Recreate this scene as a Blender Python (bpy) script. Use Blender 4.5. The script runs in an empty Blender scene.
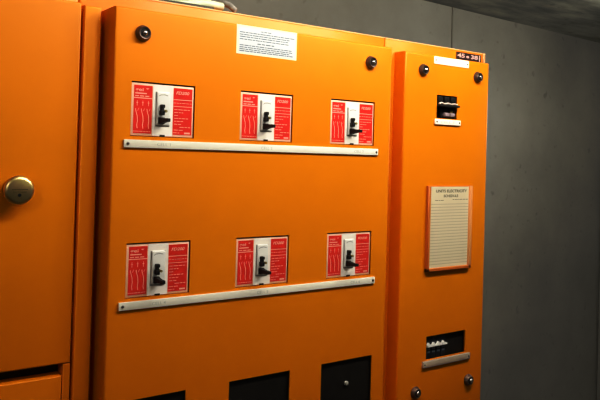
import bpy, bmesh, math, random
from mathutils import Vector, Matrix
random.seed(7)
Z0 = 1.65                       # height of the working origin (top row of breakers) above the floor
COL = bpy.context.scene.collection

# ------------------------------------------------------------------ materials
def nodes(name):
    m = bpy.data.materials.new(name); m.use_nodes = True
    nt = m.node_tree; b = nt.nodes['Principled BSDF']
    return m, nt, b

def mat(name, col, rough=.5, metal=0, spec=.5, coat=0, vary=0, vscale=30, bump=0, bscale=400, coatr=.15):
    m, nt, b = nodes(name)
    b.inputs['Base Color'].default_value = (*col, 1)
    b.inputs['Roughness'].default_value = rough
    b.inputs['Metallic'].default_value = metal
    b.inputs['Specular IOR Level'].default_value = spec
    b.inputs['Coat Weight'].default_value = coat
    b.inputs['Coat Roughness'].default_value = coatr
    tc = nt.nodes.new('ShaderNodeTexCoord')
    if vary:
        n = nt.nodes.new('ShaderNodeTexNoise'); n.inputs['Scale'].default_value = vscale
        n.inputs['Detail'].default_value = 5
        nt.links.new(tc.outputs['Object'], n.inputs['Vector'])
        r = nt.nodes.new('ShaderNodeValToRGB')
        r.color_ramp.elements[0].position = .3; r.color_ramp.elements[1].position = .7
        r.color_ramp.elements[0].color = (*[c * (1 - vary) for c in col], 1)
        r.color_ramp.elements[1].color = (*[min(1, c * (1 + vary)) for c in col], 1)
        nt.links.new(n.outputs['Fac'], r.inputs['Fac']); nt.links.new(r.outputs['Color'], b.inputs['Base Color'])
    if bump:
        n2 = nt.nodes.new('ShaderNodeTexNoise'); n2.inputs['Scale'].default_value = bscale
        n2.inputs['Detail'].default_value = 3
        nt.links.new(tc.outputs['Object'], n2.inputs['Vector'])
        bp = nt.nodes.new('ShaderNodeBump'); bp.inputs['Strength'].default_value = bump; bp.inputs['Distance'].default_value = .001
        nt.links.new(n2.outputs['Fac'], bp.inputs['Height']); nt.links.new(bp.outputs['Normal'], b.inputs['Normal'])
    return m

def concrete(name, c0, c1, scale=1.6, stretch=(1, 1, 1), pock=.78, boards=0):
    m, nt, b = nodes(name); N = nt.nodes; L = nt.links
    b.inputs['Roughness'].default_value = .9; b.inputs['Specular IOR Level'].default_value = .2
    tc = N.new('ShaderNodeTexCoord'); mp = N.new('ShaderNodeMapping'); mp.inputs['Scale'].default_value = stretch
    L.new(tc.outputs['Object'], mp.inputs['Vector'])
    n = N.new('ShaderNodeTexNoise'); n.inputs['Scale'].default_value = scale; n.inputs['Detail'].default_value = 9
    n.inputs['Roughness'].default_value = .62
    L.new(mp.outputs['Vector'], n.inputs['Vector'])
    r = N.new('ShaderNodeValToRGB'); r.color_ramp.elements[0].position = .3; r.color_ramp.elements[1].position = .72
    r.color_ramp.elements[0].color = (*c0, 1); r.color_ramp.elements[1].color = (*c1, 1)
    L.new(n.outputs['Fac'], r.inputs['Fac'])
    v = N.new('ShaderNodeTexNoise'); v.inputs['Scale'].default_value = 22; v.inputs['Detail'].default_value = 2
    L.new(tc.outputs['Object'], v.inputs['Vector'])
    r2 = N.new('ShaderNodeValToRGB'); r2.color_ramp.elements[0].position = .24; r2.color_ramp.elements[1].position = .36
    r2.color_ramp.elements[0].color = (pock, pock, pock, 1); r2.color_ramp.elements[1].color = (1, 1, 1, 1)
    L.new(v.outputs['Fac'], r2.inputs['Fac'])
    mx = N.new('ShaderNodeMix'); mx.data_type = 'RGBA'; mx.blend_type = 'MULTIPLY'; mx.inputs[0].default_value = 1
    L.new(r.outputs['Color'], mx.inputs[6]); L.new(r2.outputs['Color'], mx.inputs[7])
    L.new(mx.outputs[2], b.inputs['Base Color'])
    bp = N.new('ShaderNodeBump'); bp.inputs['Strength'].default_value = .5; bp.inputs['Distance'].default_value = .006
    L.new(n.outputs['Fac'], bp.inputs['Height']); L.new(bp.outputs['Normal'], b.inputs['Normal'])
    return m

ORANGE = mat('orange_enamel', (.73, .252, .0050), rough=.42, spec=.15, coat=.16, coatr=.32, vary=.035, vscale=7, bump=.12, bscale=900)
ORANGE_DK = mat('orange_enamel_frame', (.71, .232, .0045), rough=.45, spec=.2, coat=.3, coatr=.3, vary=.05, vscale=6)
LIP_HIGHLIGHT = mat('orange_edge_highlight', (.86, .52, .24), rough=.4, coat=.3)  # paler orange: edge highlight put into the colour
WHITE = mat('white_plastic', (.88, .86, .78), rough=.4)
PEACH = mat('face_border_reflection', (.84, .56, .44), rough=.45)  # peach stands in for the orange reflected onto the face border
PALE = mat('breaker_face_plastic', (.84, .80, .77), rough=.4)
PINK = mat('pale_pink_print', (.85, .42, .36), rough=.5)
RED = mat('red_print', (.72, .042, .028), rough=.4, vary=.08, vscale=60)
GREYP = mat('light_grey_plastic', (.70, .71, .71), rough=.35)
STUDM = mat('stud_metal', (.40, .40, .38), rough=.5)
DIML = mat('dull_pinkish_plastic', (.46, .39, .34), rough=.4)
SHADE = mat('grey_shadow_and_arc', (.24, .24, .24), rough=.5)  # grey of the escutcheon's painted shadow and of the arc
BLACK = mat('black_plastic', (.010, .009, .010), rough=.6)
DARKIN = mat('dark_body_and_recess_shade', (.010, .009, .009), rough=.6)  # breaker bodies; also the painted shade in the finger recess
BLANK = mat('blackened_plate', (.014, .012, .011), rough=.55, vary=.2, vscale=40)
SCREWB = mat('dark_bronze_knob', (.16, .115, .10), rough=.38, metal=.6)
CUP = mat('knob_recess', (.02, .016, .015), rough=.5)
STEEL = mat('bright_steel', (.62, .62, .64), rough=.22, metal=1)
DULLST = mat('dull_rivet', (.16, .15, .15), rough=.4, metal=.7)
BRASS = mat('brass', (.72, .58, .30), rough=.36, metal=1, vary=.12, vscale=60)
BRASSD = mat('aged_brass', (.34, .24, .11), rough=.4, metal=1)
PAPER = mat('cream_paper', (.66, .60, .45), rough=.8, vary=.04, vscale=12)
PAPERW = mat('white_paper', (.58, .62, .67), rough=.7)
PAPERE = mat('cream_paper_margin', (.90, .80, .56), rough=.7)
INK = mat('faded_ink', (.10, .13, .18), rough=.8)
INKP = mat('chart_ink', (.13, .115, .07), rough=.8)
RULE = mat('chart_rule', (.42, .37, .26), rough=.8)
INKL = mat('pale_label_ink', (.46, .50, .47), rough=.8)
FRAMEC = mat('orange_brown_frame', (.60, .19, .035), rough=.4, vary=.08, vscale=20)
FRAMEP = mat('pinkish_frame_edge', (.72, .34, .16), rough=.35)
STICK = mat('dark_sticker', (.045, .028, .03), rough=.4)
STICKI = mat('sticker_print', (.55, .40, .40), rough=.6)
STRIPG = mat('ivory_label_strip', (.80, .79, .72), rough=.35, spec=.4)
CABLEM = mat('pale_green_hose', (.66, .72, .55), rough=.5, vary=.15, vscale=40)
CABLEG = mat('grey_pink_hose', (.36, .35, .33), rough=.6, vary=.25, vscale=60)
CABLED = mat('dark_hose', (.07, .07, .06), rough=.6, vary=.25, vscale=60)
NAVY = mat('blue_black_plastic', (.012, .015, .024), rough=.4)
TOGW = mat('white_toggle_plastic', (.85, .85, .85), rough=.4)
GREYT = mat('violet_grey_plastic', (.34, .28, .31), rough=.35)
BROWN = mat('brown_bakelite', (.06, .018, .008), rough=.35)
GOLD = mat('yellow_passivated_screw', (.38, .33, .16), rough=.35, metal=.6)
WALLM = concrete('concrete_wall', (.29, .288, .262), (.43, .425, .388), 1.5)
CEILM = concrete('concrete_ceiling', (.08, .085, .075), (.62, .62, .54), 1.6, (1, 3.2, 1), .7)
FLOORM = concrete('concrete_floor', (.10, .095, .085), (.17, .16, .145), 2.0)

# ------------------------------------------------------------------ builders
def empty(name, loc, label=None, cat=None, group=None):
    o = bpy.data.objects.new(name, None); COL.objects.link(o)
    o.location = (loc[0], loc[1], loc[2] + Z0); o.empty_display_size = .03
    if label: o['label'] = label
    if cat: o['category'] = cat
    if group: o['group'] = group
    return o

def origin(o):
    p = Vector((0, 0, 0))
    while o is not None:
        p += o.location; o = o.parent
    return p

def obj(name, bm, m, parent=None, smooth=False, label=None):
    """bm is in absolute coordinates (origin = working origin); stored relative to the parent."""
    off = origin(parent) if parent else Vector((0, 0, 0))
    bmesh.ops.translate(bm, verts=bm.verts, vec=Vector((0, 0, Z0)) - off)
    me = bpy.data.meshes.new(name); bm.to_mesh(me); bm.free()
    me.materials.append(m)
    if smooth:
        for p in me.polygons: p.use_smooth = True
        me.set_sharp_from_angle(angle=math.radians(38))
    o = bpy.data.objects.new(name, me); COL.objects.link(o)
    if parent: o.parent = parent
    if label: o['label'] = label
    return o

def B(): return bmesh.new()

def box(bm, x0, x1, y0, y1, z0, z1, bev=0, seg=2):
    r = bmesh.ops.create_cube(bm, size=1)
    vs = r['verts']
    for v in vs:
        v.co = Vector((x0 + (v.co.x + .5) * (x1 - x0), y0 + (v.co.y + .5) * (y1 - y0), z0 + (v.co.z + .5) * (z1 - z0)))
    if bev:
        es = list({e for v in vs for e in v.link_edges})
        bmesh.ops.bevel(bm, geom=es, offset=bev, segments=seg, affect='EDGES', profile=.5)
    return bm

def lathe(bm, cx, cz, prof, n=32):
    """revolve profile [(radius, y)] about the axis along y through (cx, cz)"""
    rings = []
    for r, y in prof:
        if r < 1e-6: rings.append([bm.verts.new((cx, y, cz))])
        else: rings.append([bm.verts.new((cx + r * math.cos(2 * math.pi * i / n), y, cz + r * math.sin(2 * math.pi * i / n))) for i in range(n)])
    for a, b in zip(rings, rings[1:]):
        for i in range(n):
            j = (i + 1) % n
            if len(a) == 1 and len(b) == 1: continue
            if len(a) == 1: bm.faces.new((a[0], b[i], b[j]))
            elif len(b) == 1: bm.faces.new((a[i], b[0], a[j]))
            else: bm.faces.new((a[i], b[i], b[j], a[j]))
    bmesh.ops.recalc_face_normals(bm, faces=bm.faces)
    return bm

def tube(bm, pts, rad, n=14):
    pts = [Vector(p) for p in pts]
    if not isinstance(rad, (list, tuple)): rad = [rad] * len(pts)
    prev = None
    for k, p in enumerate(pts):
        t = (pts[min(k + 1, len(pts) - 1)] - pts[max(k - 1, 0)]).normalized()
        a = t.cross(Vector((0, 0, 1)))
        if a.length < 1e-3: a = t.cross(Vector((1, 0, 0)))
        a.normalize(); b = t.cross(a)
        ring = [bm.verts.new(p + rad[k] * (a * math.cos(2 * math.pi * i / n) + b * math.sin(2 * math.pi * i / n))) for i in range(n)]
        if prev:
            for i in range(n): bm.faces.new((prev[i], prev[(i + 1) % n], ring[(i + 1) % n], ring[i]))
        else: bm.faces.new(list(reversed(ring)))
        prev = ring
    bm.faces.new(prev)
    bmesh.ops.recalc_face_normals(bm, faces=bm.faces)
    return bm

def spline(ctrl, n=8):
    P = [Vector(c) for c in ctrl]; P = [2 * P[0] - P[1]] + P + [2 * P[-1] - P[-2]]; out = []
    for i in range(1, len(P) - 2):
        for k in range(n):
            t = k / n; a, b, c, d = P[i - 1:i + 3]
            out.append(.5 * ((2 * b) + (-a + c) * t + (2 * a - 5 * b + 4 * c - d) * t * t + (-a + 3 * b - 3 * c + d) * t ** 3))
    out.append(P[-2]); return out

def cover_mesh(x0, x1, z0, z1, y0, yb, holes=(), r=.005, th=.002, seg=5):
    """pressed sheet cover: flat front with cut-outs, rounded edges, side returns running back to yb"""
    bm = B()
    xs = sorted({x0 + r, x1 - r, *[h[0] for h in holes], *[h[1] for h in holes]})
    zs = sorted({z0 + r, z1 - r, *[h[2] for h in holes], *[h[3] for h in holes]})
    V = {}
    def v(x, y, z):
        k = (round(x, 6), round(y, 6), round(z, 6))
        if k not in V: V[k] = bm.verts.new((x, y, z))
        return V[k]
    for i in range(len(xs) - 1):
        for j in range(len(zs) - 1):
            cx, cz = (xs[i] + xs[i + 1]) / 2, (zs[j] + zs[j + 1]) / 2
            if any(h[0] < cx < h[1] and h[2] < cz < h[3] for h in holes): continue
            bm.faces.new((v(xs[i], y0, zs[j]), v(xs[i + 1], y0, zs[j]), v(xs[i + 1], y0, zs[j + 1]), v(xs[i], y0, zs[j + 1])))
    for h in holes:                                  # sheet edge of every cut-out
        a, b, c, d = h; yy = y0 + th
        for (p, q) in (((a, c), (b, c)), ((b, c), (b, d)), ((b, d), (a, d)), ((a, d), (a, c))):
            w = [bm.verts.new((p[0], y0, p[1])), bm.verts.new((q[0], y0, q[1])), bm.verts.new((q[0], yy, q[1])), bm.verts.new((p[0], yy, p[1]))]
            bm.faces.new(w)
    def loop(k):                                     # k-th ring around the rounded rim, shared grid points on the sides
        t = math.pi / 2 * k / seg; ins = r * (1 - math.sin(t)); y = y0 + r * (1 - math.cos(t))
        X0, X1, Zb, Zt = x0 + ins, x1 - ins, z0 + ins, z1 - ins
        pts = [(x, Zb) for x in ([X0] + xs[1:-1] + [X1])] + [(X1, z) for z in (zs[1:-1] + [Zt])] + \
              [(x, Zt) for x in (list(reversed(xs[1:-1])) + [X0])] + [(X0, z) for z in list(reversed(zs[1:-1]))]
        return [v(px, y, pz) for px, pz in pts]
    prev = loop(0)
    for k in range(1, seg + 1):
        cur = loop(k)
        for i in range(len(cur)):
            j = (i + 1) % len(cur); bm.faces.new((prev[i], prev[j], cur[j], cur[i]))
        prev = cur
    cur = [v(p.co.x, yb, p.co.z) for p in prev]
    for i in range(len(cur)):
        j = (i + 1) % len(cur); bm.faces.new((prev[i], prev[j], cur[j], cur[i]))
    bmesh.ops.recalc_face_normals(bm, faces=bm.faces)
    return bm

def text(bm, s, x, y, z, h, width=None, shear=0, bold=0, ext=.0001):
    """text lying in the x-z plane, lower left corner at (x, z), cap height h, squeezed to width"""
    c = bpy.data.curves.new('t', 'FONT'); c.body = s; c.size = 1; c.extrude = 0; c.shear = shear; c.offset = bold
    c.resolution_u = 3
    o = bpy.data.objects.new('t', c); me = o.to_mesh().copy(); o.to_mesh_clear()
    bpy.data.objects.remove(o); bpy.data.curves.remove(c)
    xs = [v.co.x for v in me.vertices]; ys = [v.co.y for v in me.vertices]
    if xs:
        sx0, sx1, sy0, sy1 = min(xs), max(xs), min(ys), max(ys)
        k = h / max(.7, sy1 - min(0, sy0)); kx = (width / (sx1 - sx0)) if width else k
        for v in me.vertices: v.co = Vector((x + (v.co.x - sx0) * kx, y, z + v.co.y * k))
        bm.from_mesh(me)
    bpy.data.meshes.remove(me)
    return bm

def words(bm, x0, x1, y, z, h, fill=.75, wmin=.004, wmax=.012, rnd=random):
    """a line of tiny print: word-length strokes"""
    x = x0
    while x < x1 - wmin:
        w = min(rnd.uniform(wmin, wmax), x1 - x)
        if rnd.random() < fill + .15:
            f = [bm.verts.new((x, y, z)), bm.verts.new((x + w, y, z)), bm.verts.new((x + w, y, z + h)), bm.verts.new((x, y, z + h))]
            bm.faces.new(f)
        x += w + wmin * .35
    return bm

def rect(bm, x0, x1, z0, z1, y):
    bm.faces.new([bm.verts.new((x0, y, z0)), bm.verts.new((x1, y, z0)), bm.verts.new((x1, y, z1)), bm.verts.new((x0, y, z1))]); return bm

def stroke(bm, pts, w, y):
    P = [Vector((p[0], 0, p[1])) for p in pts]; L = []
    for i, p in enumerate(P):
        t = (P[min(i + 1, len(P) - 1)] - P[max(i - 1, 0)]).normalized(); n = Vector((-t.z, 0, t.x)) * w / 2
        L.append((bm.verts.new((p.x + n.x, y, p.z + n.z)), bm.verts.new((p.x - n.x, y, p.z - n.z))))
    for a, b in zip(L, L[1:]): bm.faces.new((a[0], a[1], b[1], b[0]))
    return bm

def copy_tree(o, parent=None):
    c = o.copy(); COL.objects.link(c); c.parent = parent
    for ch in list(o.children): copy_tree(ch, c)
    return c

FR = .056          # plane of the cabinet frame; the centre cover's face is y = 0
TOP = .1318        # top of the cabinets
BOT = -1.60        # where the plinth starts
DEEP = .46

def cabinet_body(parent, x0, x1, y0=FR, top=TOP):
    bm = B(); box(bm, x0, x1, y0, DEEP, BOT, top, .0030, 3)
    obj('cabinet_body', bm, ORANGE_DK, parent, True)
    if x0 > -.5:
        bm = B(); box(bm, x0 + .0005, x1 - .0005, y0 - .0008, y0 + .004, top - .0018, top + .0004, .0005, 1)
        obj('top_highlight', bm, LIP_HIGHLIGHT, parent, True, 'pale strip painted as the top edge highlight')  # pale strip stands in for the highlight along the top edge
    bm = B(); box(bm, x0 + .01, x1 - .01, y0 + .03, DEEP - .02, -Z0, BOT, .002, 1)
    obj('plinth', bm, BLACK, parent)

# ------------------------------------------------------------------ cover fixing knob
def knob_meshes():
    pass

def cover_knob(parent, cx, cz, y, proto=None, s=1.0):
    if proto:
        c = copy_tree(proto, parent)
        p = proto['at']; c.location = Vector((cx - p[0], y - p[1], cz - p[2])) + proto.location + origin(proto.parent) - origin(parent)
        if s != 1: pass
        return c
    bm = B(); lathe(bm, cx, cz, [(.0112, y), (.0118, y - .0008), (.0116, y - .0022), (.0100, y - .0045), (.0092, y - .0078), (.0084, y - .0086), (.0074, y - .0084), (.0068, y - .0066), (0, y - .0060)])
    o = obj('cover_knob', bm, SCREWB, parent, True)
    o['at'] = (cx, y, cz)
    bm = B(); lathe(bm, cx, cz, [(.0069, y - .0070), (.0066, y - .0072), (.0040, y - .0068), (0, y - .0068)], 24)
    obj('recess', bm, CUP, o, True)
    bm = B(); lathe(bm, cx, cz, [(.0040, y - .0066), (.0040, y - .0084), (.0032, y - .0100), (.0018, y - .0110), (0, y - .0113)], 20)
    obj('screw_head', bm, STEEL, o, True)
    return o

# =================================================================== LEFT CABINET
LD = .03
left = empty('switchgear_cabinet', (-.40, FR, -Z0), 'orange steel switchgear cabinet at far left with a plain door and round brass lock', 'cabinet', 'orange switchgear cabinets')
cabinet_body(left, -.75, -.0605, FR)
# upper door
bm = cover_mesh(-.72, -.0640, -.3958, .1060, LD, FR, r=.003, seg=4)
door = obj('door', bm, ORANGE, left, True)
# fixed rim at the right of the lower drawer, closing the finger recess
bm = B(); box(bm, -.0738, -.0640, LD + .0012, FR, -1.2, -.3963, .0008, 1)
obj('side_rim', bm, ORANGE, left, True)
bm = cover_mesh(-.72, -.0752, -1.2, -.4118, LD, FR + .0, r=.0022, seg=4)
obj('lower_door', bm, ORANGE, left, True)
bm = B(); box(bm, -.72, -.0745, FR - .004, FR - .0005, -.4112, -.3962)
obj('recess_shade', bm, DARKIN, left)  # near-black sheet standing in for the shade inside the finger recess
# lock on the upper door
lx, lz = -.1440, -.1550
bm = B(); lathe(bm, lx, lz, [(.0168, LD), (.0172, LD - .0020), (.0158, LD - .0060), (.0160, LD - .0110), (.0172, LD - .0120)], 48)
lk = obj('lock', bm, BRASSD, door, True, 'round brass cam lock')
bm = B(); lathe(bm, lx, lz, [(.0168, LD - .0108), (0.0190, LD - .0130), (0.0194, LD - .0150), (0.0192, LD - .0172), (0.0184, LD - .0190), (.0162, LD - .0203), (.0142, LD - .0211), (.0, LD - .0216)], 48)
obj('lock_cylinder', bm, BRASS, lk, True)
bm = B(); lathe(bm, lx - .0002, lz - .0062, [(.0024, LD - .0206), (.0022, LD - .0219), (0, LD - .0220)], 20)
obj('keyhole', bm, BLACK, lk)
for zz, hw in ((.0010, .0100), (-.0024, .0085)):
    bm = B(); box(bm, lx - hw, lx + hw, LD - .0222, LD - .0208, lz + zz, lz + zz + .0009, .0003, 1)
    obj('engraved_bar', bm, BRASSD, lk)

# =================================================================== CENTRE CABINET
PX = [0, .1788, .3578]
HZ = [0, -.2300]
HW, HH = .1000, .0780
SEAM = .5285
centre = empty('switchgear_cabinet', (.235, FR, -Z0), 'wide orange switchgear cabinet in the middle carrying two rows of red-faced breakers', 'cabinet', 'orange switchgear cabinets')
cabinet_body(centre, -.0600, SEAM - .0004, FR)
bm = cover_mesh(-.0602, -.0355, -1.52, .1035, .030, FR, (), r=.0034, seg=6)
obj('edge_post', bm, mat('orange_enamel_post_lit', (.86, .30, .006), rough=.45, spec=.2, coat=.3, coatr=.3), centre, True)  # post enamel made lighter to stand in for light falling on it
row3 = [(-.0155, .0995), (.1735, .2880), (.3530, .4665)]
holes = [(x, x + HW, z - HH, z) for x in PX for z in HZ] + [(a, b, -.625, -.4525) for a, b in row3]
bm = cover_mesh(-.0267, .4970, -.80, .1030, 0, FR, holes, r=.0034)
cover = obj('front_cover', bm, ORANGE, centre, True)
bm = cover_mesh(-.0267, .4970, -1.52, -.806, 0, FR, (), r=.0048)
obj('lower_cover', bm, ORANGE, centre, True)
k0 = cover_knob(cover, .0144, .0685, 0)
cover_knob(cover, .4446, .0702, 0, k0)
cover_knob(cover, .0144, -.765, 0, k0)
cover_knob(cover, .4446, -.765, 0, k0)

# printed notice glued on the cover
bm = B(); box(bm, .1680, .2825, -.0006, 0, .0570, .1026)
n_ = obj('printed_notice', bm, PAPERE, cover, label='white printed notice sheet glued at the top of the cover')
bm = B(); box(bm, .1718, .2790, -.0008, -.0005, .0600, .0990)
obj('sheet', bm, PAPERW, n_)
bm = B(); rnd = random.Random(3)
for i, zz in enumerate((.0950, .0908, .0872, .0838, .0800, .0748, .0706, .0674, .0644, .0616)):
    if i == 0: words(bm, .212, .236, -.00085, zz, .0011, .9, .004, .008, rnd)
    elif i == 5: words(bm, .206, .238, -.00085, zz, .0014, 1, .005, .009, rnd)
    else: words(bm, .1735, .2775 - rnd.random() * .012, -.00085, zz, .0012, .85, .003, .011, rnd)
obj('print', bm, INK, n_)

# breakers ------------------------------------------------------------
def make_breaker(loc, label, group):
    x, _, z = loc
    t = empty('circuit_breaker', (x + .05, .06, z - HH), label, 'circuit breaker', group)
    P = lambda bm, *a, **k: box(bm, x + a[0], x + a[1], a[2], a[3], z + a[4], z + a[5], *a[6:], **k)
    bm = B(); P(bm, -.003, .103, .0075, .054, -.081, .003)
    obj('housing', bm, DARKIN, t)
    bm = B(); P(bm, .0006, .0986, .0016, .0075, -.0774, -.0020, .0009, 2)
    obj('face_plate', bm, PEACH, t, True)
    bm = B(); P(bm, .0335, .0648, .0011, .0017, -.0768, -.0026)
    obj('centre_panel', bm, PALE, t)
    # left red print
    bm = B(); rect(bm, x + .0044, x + .0322, z - .0738, z - .0052, .0013)
    l = obj('left_print', bm, RED, t, label='red printed label with wiring diagram')
    bm = B(); y = .00125
    rect(bm, x + .0044, x + .0322, z - .0240, z - .0226, y)
    text(bm, 'gei', x + .0062, y, z - .0135, .0062, .0125, bold=.02)
    text(bm, '*', x + .0225, y, z - .0120, .0036, .0050, bold=.02)
    rect(bm, x + .0062, x + .0238, z - .0176, z - .0158, y)
    words(bm, x + .0062, x + .0285, y, z - .0212, .0014, 1, .004, .007, random.Random(5))
    for k in range(3):
        cx = x + .0095 + k * .0086
        stroke(bm, [(cx, z - .0270), (cx, z - .0345)], .0008, y)
        stroke(bm, [(cx - .0014, z - .0300), (cx + .0014, z - .0300)], .0008, y)
        stroke(bm, [(cx - .0022, z - .0385), (cx - .0016, z - .0420), (cx + .0006, z - .0490), (cx + .0012, z - .0560), (cx + .0004, z - .0620), (cx + .0012, z - .0670)], .0011, y)
        stroke(bm, [(cx + .0030, z - .0380), (cx + .0008, z - .0420)], .0006, y)
    words(bm, x + .0045, x + .0315, y, z - .0715, .0009, .9, .002, .005, random.Random(8))
    obj('print_marks', bm, PINK, l)
    # right red print
    bm = B(); rect(bm, x + .0656, x + .0960, z - .0738, z - .0052, .0013)
    r = obj('right_print', bm, RED, t, label='red printed rating label')
    bm = B()
    text(bm, 'FD200', x + .0695, y, z - .0142, .0048, .0215, shear=.25, bold=.025)
    rect(bm, x + .0655, x + .0955, z - .0228, z - .0216, y)
    words(bm, x + .0655, x + .0955, y, z - .0275, .0008, .8, .003, .006, random.Random(9))
    rect(bm, x + .0655, x + .0955, z - .0325, z - .0316, y)
    rr = random.Random(11)
    for i in range(8):
        words(bm, x + .0672, x + (.082 if i % 3 else .094), y, z - .0372 - i * .0043, .0010, .75, .003, .008, rr)
    rect(bm, x + .0840, x + .0935, z - .0725, z - .0698, y)
    words(bm, x + .0665, x + .0800, y, z - .0715, .0010, .9, .003, .006, rr)
    obj('print_marks', bm, PINK, r)
    # raised escutcheon round the toggle
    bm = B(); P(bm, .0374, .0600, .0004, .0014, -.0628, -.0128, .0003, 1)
    obj('painted_shadow', bm, SHADE, t)  # grey sheet standing in for the shadow round the escutcheon
    bm = B(); P(bm, .0452, .0530, .0004, .0040, -.0778, -.0750)
    obj('latch_slot', bm, BLACK, t)
    bm = B(); P(bm, .0386, .0594, -.0016, .0030, -.0612, -.0128, .0016, 3)
    e = obj('escutcheon', bm, GREYP, t, True)
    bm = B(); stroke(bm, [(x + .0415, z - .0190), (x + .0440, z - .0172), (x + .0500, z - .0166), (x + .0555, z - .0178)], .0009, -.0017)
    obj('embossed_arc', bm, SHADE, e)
    # upper lock dog and the toggle lever
    bm = B()
    P(bm, .0432, .0486, -.0085, -.0008, -.0360, -.0312, .0008, 1)
    P(bm, .0436, .0476, -.0075, -.0008, -.0405, -.0350, .0006, 1)
    P(bm, .0422, .0482, -.0090, -.0008, -.0465, -.0395, .0010, 2)
    d = obj('locking_catch', bm, BLACK, t, True)
    bm = B(); tube(bm, [(x + .0480, -.003, z - .0405), (x + .0490, -.0115, z - .0408)], .0020, 12)
    obj('catch_pin', bm, GOLD, d, True)
    bm = B()
    P(bm, .0412, .0502, -.0055, -.0008, -.0592, -.0496, .0010, 2)
    # lever: wide root, waisted, blunt end
    L = [(-.004, .0040, .0042), (-.011, .0030, .0034), (-.018, .0024, .0026), (-.026, .0027, .0025), (-.0285, .0022, .0020)]
    prev = None
    for yy, hx, hz in L:
        cx, cz = x + .0456, z - .0545 + (.004 + yy) * -.02
        q = [bm.verts.new((cx - hx, yy, cz - hz)), bm.verts.new((cx + hx, yy, cz - hz)), bm.verts.new((cx + hx, yy, cz + hz)), bm.verts.new((cx - hx, yy, cz + hz))]
        if prev:
            for i in range(4): bm.faces.new((prev[i], prev[(i + 1) % 4], q[(i + 1) % 4], q[i]))
        prev = q
    bm.faces.new(prev); bmesh.ops.recalc_face_normals(bm, faces=bm.faces)
    obj('toggle_lever', bm, BLACK, t)
    return t

labels = [['red and white circuit breaker at the left end of the upper row', 'red and white circuit breaker in the middle of the upper row, below the printed notice', 'red and white circuit breaker at the right end of the upper row'],
          ['red and white circuit breaker at the left end of the lower labelled row', 'red and white circuit breaker in the middle of the lower labelled row', 'red and white circuit breaker at the right end of the lower labelled row']]
G = 'circuit breakers in the centre cabinet'
b0 = make_breaker((PX[0], 0, HZ[0]), labels[0][0], G)
for j in range(2):
    for i in range(3):
        if i == j == 0: continue
        c = copy_tree(b0); c.location = b0.location + Vector((PX[i], 0, HZ[j])); c['label'] = labels[j][i]

# black plates in the third row ---------------------------------------
plab = ['black blanking plate in the bottom row, leftmost and nearest the left cabinet', 'black blanking plate in the middle of the bottom row', 'black blanking plate with a small metal stud, right end of the bottom row']
for i, (a, b) in enumerate(row3):
    t = empty('blanking_plate', ((a + b) / 2, .04, -.625), plab[i], 'panel plate', 'black plates in the bottom row')
    bm = B(); box(bm, a - .006, b + .006, .0050, .0075, -.632, -.445, .0006, 1)
    obj('plate', bm, BLANK, t)
    if i == 2:
        bm = B(); lathe(bm, .4116, -.4946, [(.0040, .0044), (.0040, .0020), (.0032, .0006), (0, -.0002)], 20)
        obj('stud', bm, STUDM, t, True, 'small grey metal stud')

# long label strips ----------------------------------------------------
def strip(z0, z1, names, parent):
    bm = B(); box(bm, -.0098, .4663, -.0032, 0, z0, z1, .0007, 2)
    s = obj('label_strip', bm, STRIPG, parent, True, 'long ivory label strip')
    for cx in (-.0040, .4615):
        bm = B(); lathe(bm, cx, (z0 + z1) / 2, [(.0021, -.0030), (.0020, -.0040), (.0012, -.0046), (0, -.0047)], 14)
        obj('rivet', bm, DULLST, s, True)
    for tx, s_ in names:
        bm = B(); text(bm, s_, tx, -.00325, (z0 + z1) / 2 - .0020, .0042, .021); obj('lettering', bm, INKL, s)
strip(-.0948, -.0832, [(.040, 'CELL 1'), (.2175, 'CELL 2'), (.410, 'CELL 3')], cover)
strip(-.3238, -.3122, [(.040, 'CELL 4'), (.2175, 'CELL 5'), (.410, 'CELL 6')], cover)

# =================================================================== RIGHT CABINET
RY = .025
right = empty('switchgear_cabinet', (.68, FR, -Z0), 'narrow orange switchgear cabinet at the right end, holding the framed chart', 'cabinet', 'orange switchgear cabinets')
cabinet_body(right, SEAM + .0004, .8215, FR, TOP)
o1 = (.6425, .7010, -.0172, .0290)
o2 = (.6305, .7430, -.4915, -.4465)
bm = cover_mesh(.5545, .7975, -.618, .1062, RY, FR, (o1, o2), r=.0045)
rc = obj('front_cover', bm, ORANGE, right, True)
bm = cover_mesh(.5545, .7975, -1.52, -.624, RY, FR, (), r=.0045)
obj('lower_cover', bm, ORANGE, right, True)
for (cx, cz) in ((.6015, .0738), (.7600, .0734), (.6025, -.5502), (.7535, -.5498)): cover_knob(rc, cx, cz, RY, k0)

def small_label(parent, x0, x1, z0, z1, y, s=None, name='label_plate', th=.0015, m=WHITE):
    bm = B(); box(bm, x0, x1, y - th, y, z0, z1, .0012, 2)
    l = obj(name, bm, m, parent, True, 'small white engraved label plate')
    for cx in (x0 + .0045, x1 - .0045):
        bm = B(); lathe(bm, cx, (z0 + z1) / 2, [(.0017, y - th), (.0015, y - th - .0008), (0, y - th - .0010)], 12)
        obj('rivet', bm, DULLST, l, True)
    if s:
        bm = B(); text(bm, s, x0 + (x1 - x0) * .2, y - th - .0001, (z0 + z1) / 2 - .0018, .0038, (x1 - x0) * .55)
        obj('lettering', bm, INKL, l)
small_label(rc, .6312, .7325, .0895, .1045, RY, 'ELECTRICAL', th=.0012)
small_label(rc, .6356, .7094, -.0300, -.0188, RY, 'CELL 7', th=.004)
small_label(rc, .6185, .7544, -.5058, -.4932, RY, None, th=.005, m=DIML)

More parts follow.
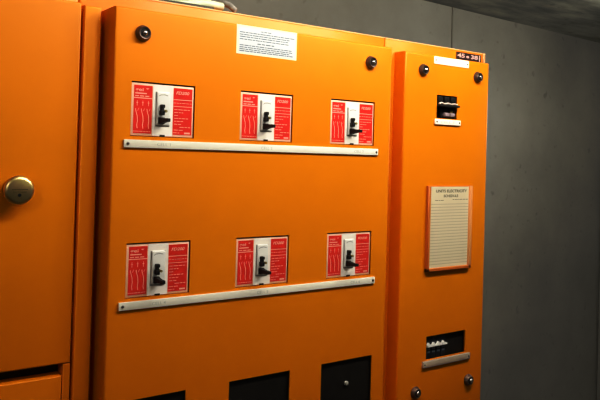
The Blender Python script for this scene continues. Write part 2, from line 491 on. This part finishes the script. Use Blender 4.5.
# dark sticker on the frame above the cover
bm = B(); box(bm, .7285, .8065, FR - .0005, FR, .1105, .1272)
s_ = obj('sticker', bm, STICK, right, label='dark sticker with pale figures on the top rail')
bm = B(); yy = FR - .0006
text(bm, '45', .7320, yy, .1165, .0088, .0230, bold=.03); text(bm, 'e', .7595, yy, .1170, .0065, .0090, bold=.03); text(bm, '38', .7740, yy, .1165, .0088, .0220, bold=.03)
rect(bm, .8075 - .0075, .8065 - .0035, .1125, .1262, yy)
obj('figures', bm, STICKI, s_)
bm = B(); box(bm, .8105, .8175, FR - .0030, FR, .1090, .1300, .0008, 1)
obj('corner_tab', bm, FRAMEP, right, True)

# framed circuit chart --------------------------------------------------
t = empty('framed_chart', (.681, RY, -.3189), 'cream circuit chart in an orange-brown holder on the narrow right cabinet', 'chart')
RY -= .0004
cx0, cx1, cz0, cz1 = .6190, .7462, -.3185, -.1512
bm = B(); fy = RY - .0075
box(bm, cx0, cx0 + .0065, fy, RY, cz0, cz1, .0008, 1); box(bm, cx0, cx1, fy, RY, cz0, cz0 + .0062, .0008, 1)
box(bm, cx0, cx1, RY - .0035, RY, cz1 - .0020, cz1, .0006, 1)
obj('holder_frame', bm, FRAMEC, t, True)
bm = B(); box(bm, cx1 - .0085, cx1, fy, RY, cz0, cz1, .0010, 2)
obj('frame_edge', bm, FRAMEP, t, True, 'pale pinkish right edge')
bm = B(); box(bm, cx0 + .0055, cx1 - .0075, RY - .0040, RY - .0010, cz0 + .005, cz1 - .0015)
p_ = obj('paper', bm, PAPER, t)
yy = RY - .0041
bm = B(); text(bm, 'UNITS ELECTRICITY', .6420, yy, -.1640, .0058, .0900, bold=.03); text(bm, 'SCHEDULE', .6640, yy, -.1735, .0052, .0420, bold=.03)
words(bm, .640, .668, yy, -.1805, .0010, .9, .004, .009, random.Random(2)); words(bm, .690, .735, yy, -.1790, .0010, .9, .004, .009, random.Random(4))
obj('heading', bm, INKP, p_)
bm = B()
for i in range(21):
    zz = -.1880 - i * .0059
    rect(bm, .6290, .7370, zz, zz + .0010, yy)
obj('ruled_lines', bm, RULE, p_)

RY += .0004
# small isolator behind the upper opening ---------------------------------
a, b, c, d = o1
t = empty('isolator_switch', ((a + b) / 2, .06, c), 'small black isolator switch in the upper opening of the narrow cabinet', 'switch')
bm = B(); box(bm, a - .004, b + .004, RY + .012, .054, c - .004, d + .004)
obj('housing', bm, BROWN, t)
for k in range(3):
    bm = B(); box(bm, a + .0035 + k * .0185, a + .0175 + k * .0185, RY - .001, RY + .012, d - .0140, d - .0020, .002, 2)
    obj('pole_cover', bm, BLACK, t, True)
bm = B()
W5 = [(.0035, .0175), (.011, .0152), (.019, .0172), (.029, .0156), (.039, .0173), (.048, .0157), (.0555, .0168)]
tube(bm, [(a + p, RY - .0030, d - q) for p, q in W5], .0017, 8)
obj('metal_strip', bm, mat('tarnished_strip', (.75, .66, .60), rough=.5, metal=.1), t)
bm = B(); box(bm, a + .0005, b - .001, RY - .0095, RY + .012, d - .0232, d - .0190, .001, 2)
obj('handle_bar', bm, BLACK, t, True)
bm = B(); box(bm, a + .016, b - .002, RY + .004, RY + .012, c + .001, d - .025, .001, 1)
obj('lower_block', bm, BLACK, t, True)
for k in range(2):
    bm = B(); box(bm, a + .022 + k * .0165, a + .034 + k * .0165, RY - .003, RY + .006, c + .0045, c + .0120, .0016, 2)
    obj('toggle', bm, GREYT, t, True)
bm = B(); lathe(bm, a + .045, c + .0150, [(.0030, RY + .004), (.0028, RY + .001), (0, RY)], 14)
obj('terminal_screw', bm, GOLD, t, True)

# miniature breakers behind the lower opening ------------------------------
a, b, c, d = o2
def make_mcb(x, w, lab):
    t = empty('miniature_breaker', (x + w / 2, .06, c), lab, 'circuit breaker', 'miniature breakers in the lower opening')
    bm = B(); box(bm, x + .0002, x + w - .0002, RY + .006, .054, c - .003, d + .003, .0005, 1)
    obj('housing', bm, NAVY, t)
    bm = B(); vs = [(x + .0004, d - .0222), (x + w - .0004, d - .0222), (x + w - .0004, d - .0190), (x + w * .45, d - .0182), (x + .0034, d - .0140), (x + .0004, d - .0185)]
    f = bm.faces.new([bm.verts.new((p[0], RY + .0005, p[1])) for p in vs]); r = bmesh.ops.extrude_face_region(bm, geom=[f])
    bmesh.ops.translate(bm, verts=[v for v in r['geom'] if isinstance(v, bmesh.types.BMVert)], vec=(0, .0058, 0)); bmesh.ops.recalc_face_normals(bm, faces=bm.faces)
    obj('toggle', bm, TOGW, t)
    bm = B()
    for zz in (d - .0290, d - .0350): box(bm, x + .003, x + w - .003, RY + .0052, RY + .0062, zz, zz + .0030)
    obj('marking_window', bm, mat('slate_print', (.10, .12, .16), rough=.5), t)
    return t
W = .0137
lab4 = ['leftmost white-toggled miniature breaker in the lower opening', 'second white-toggled miniature breaker from the left in the lower opening', 'third white-toggled miniature breaker from the left in the lower opening', 'fourth white-toggled miniature breaker, beside the dark blank space']
m0 = make_mcb(a + .0060, W, lab4[0])
for k in range(1, 4):
    cc = copy_tree(m0); cc.location = m0.location + Vector((k * W, 0, 0)); cc['label'] = lab4[k]
bm = B(); box(bm, a + .0062 + 4 * W, b + .004, RY + .008, .054, c - .003, d + .003, .0005, 1); obj('opening_filler', bm, BLANK, right)
bm = B(); box(bm, a - .004, a + .0058, RY + .008, .054, c - .003, d + .003, .0005, 1); obj('opening_filler', bm, BLANK, right)

# =================================================================== hoses on top of the centre cabinet
def hose(lab, pts, rad, m, endm=None):
    t = empty('hose', (pts[0][0], pts[0][1], TOP), lab, 'hose', 'hoses lying on the centre cabinet')
    bm = B(); P = spline(pts); tube(bm, P, rad, 16); obj('hose_sleeve', bm, m, t, True)
    e = P[-1]; dv = (P[-1] - P[-2]).normalized(); bm = B(); tube(bm, [e - dv * .002, e + dv * .0015], rad * .8, 16); obj('hose_end', bm, endm or m, t, True)
hose('pale green rounded hose end lying on top of the centre cabinet', [(-.02, .16, TOP + .006), (.06, .12, TOP + .0062), (.12, .098, TOP + .0100), (.160, .092, TOP + .0158), (.190, .088, TOP + .0145)], .0066, CABLEM)
hose('grey hose stub crossing behind the pale green hose end', [(.16, .24, TOP + .020), (.185, .17, TOP + .026), (.198, .115, TOP + .026), (.2055, .094, TOP + .0205), (.2125, .084, TOP + .0110)], .0050, CABLEG)
hose('dark hose lying in front of the pale one at the cabinet edge', [(.02, .085, TOP + .0045), (.08, .080, TOP + .0045), (.13, .079, TOP + .0050), (.168, .080, TOP + .0046)], .0045, CABLED)
hose('second pale hose arching behind the rounded pale hose end', [(.02, .30, TOP + .0065), (.06, .25, TOP + .020), (.100, .190, TOP + .030), (.135, .165, TOP + .026), (.158, .150, TOP + .016)], .0048, CABLEM)

# =================================================================== ROOM
def struct(name, bm, m, rot=0, pivot=None):
    o = obj(name, bm, m); o['kind'] = 'structure'
    if pivot:
        o.data.transform(Matrix.Translation(-Vector(pivot))); o.location = pivot; o.rotation_euler.z = rot
    return o
CE = .48
JT = mat('joint_mortar', (.29, .285, .255), rough=.9)
ang = math.atan2(.949 - .875, 2.756 - 1.473)
bm = B(); box(bm, -3.0, 3.5, .86, 1.06, -Z0 - .0, CE + .0)
struct('wall_back', bm, WALLM, ang, (1.2, .86, 0))
bm = B(); box(bm, 1.617, 1.622, .880, .89, -Z0, CE); o_ = struct('trim_1', bm, JT)
bm = B(); box(bm, 2.745, 2.95, -2.6, .94, -Z0, CE); struct('wall_right', bm, WALLM)
bm = B(); box(bm, -2.2, -2.0, -2.6, .66, -Z0, CE); struct('wall_left', bm, WALLM)
bm = B(); box(bm, -2.2, 2.95, -2.8, -2.6, -Z0, CE); struct('wall_front', bm, WALLM)
bm = B(); box(bm, -2.2, 3.2, -2.8, 1.3, CE, CE + .15); struct('ceiling', bm, CEILM)
bm = B(); box(bm, -2.2, 3.2, -2.8, 1.3, -Z0 - .12, -Z0); struct('floor', bm, FLOORM)

# =================================================================== LIGHT
def area(name, loc, tgt, sx, sy, power, col):
    l = bpy.data.lights.new(name, 'AREA'); l.shape = 'RECTANGLE'; l.size = sx; l.size_y = sy; l.energy = power; l.color = col
    o = bpy.data.objects.new(name, l); COL.objects.link(o); o.location = (loc[0], loc[1], loc[2] + Z0)
    d = Vector(tgt) - Vector(loc); o.rotation_euler = d.to_track_quat('-Z', 'Y').to_euler(); return o
def point(name, loc, power, col, rad=.04):
    l = bpy.data.lights.new(name, 'POINT'); l.energy = power; l.color = col; l.shadow_soft_size = rad
    o = bpy.data.objects.new(name, l); COL.objects.link(o); o.location = (loc[0], loc[1], loc[2] + Z0); return o
for i in range(6):            # a ceiling tube along the front of the cabinets
    point('tube_lamp', (-.22 + i * .23, -.45, .43), [0.3, 1.9, 4.8, 6.3, 5.8, 5.4][i] * 1.26, (1, .935, .81), .05)
point('wall_fill', (1.75, .05, .04), 8.5, (1, .98, .93), .06)  # unseen fill light, added to brighten the back wall and ceiling
area("room_fill", (-1.05, -.95, .40), (-.02, 0, .0), .35, .3, 3.9, (1, .89, .74))
w = bpy.data.worlds.new('world'); bpy.context.scene.world = w; w.use_nodes = True
w.node_tree.nodes['Background'].inputs[0].default_value = (.5, .5, .45, 1); w.node_tree.nodes['Background'].inputs[1].default_value = .05

# =================================================================== CAMERA
cam = bpy.data.cameras.new('camera'); co = bpy.data.objects.new('camera', cam); COL.objects.link(co)
Rr = Vector((0.81307902, -0.58144578, 0.02869329)); Ru = Vector((-0.03142576, 0.0053781, 0.99949162)); Rf = Vector((0.5813045, 0.81356738, 0.01389955))
M = Matrix((Rr, Ru, -Rf)).transposed().to_4x4(); M.translation = Vector((-.379, -.9437, -.099 + Z0)); co.matrix_world = M
cam.sensor_width = 36; cam.lens = 42; cam.shift_y = -54.26 / 600; cam.clip_start = .02
bpy.context.scene.camera = co
vs = bpy.context.scene.view_settings; vs.view_transform = 'Standard'; vs.look = 'None'; vs.exposure = 0
# the camera's contrast: a slight toe in the shadows
vs.use_curve_mapping = True
cm = vs.curve_mapping; cm.use_clip = False; cv = cm.curves[3]
for px, py in ((.04, .0145), (.10, .041), (.20, .126), (.42, .360), (.69, .760)): cv.points.new(px, py)
cv.points[-1].location = (1.0, 1.13)
cm.update()
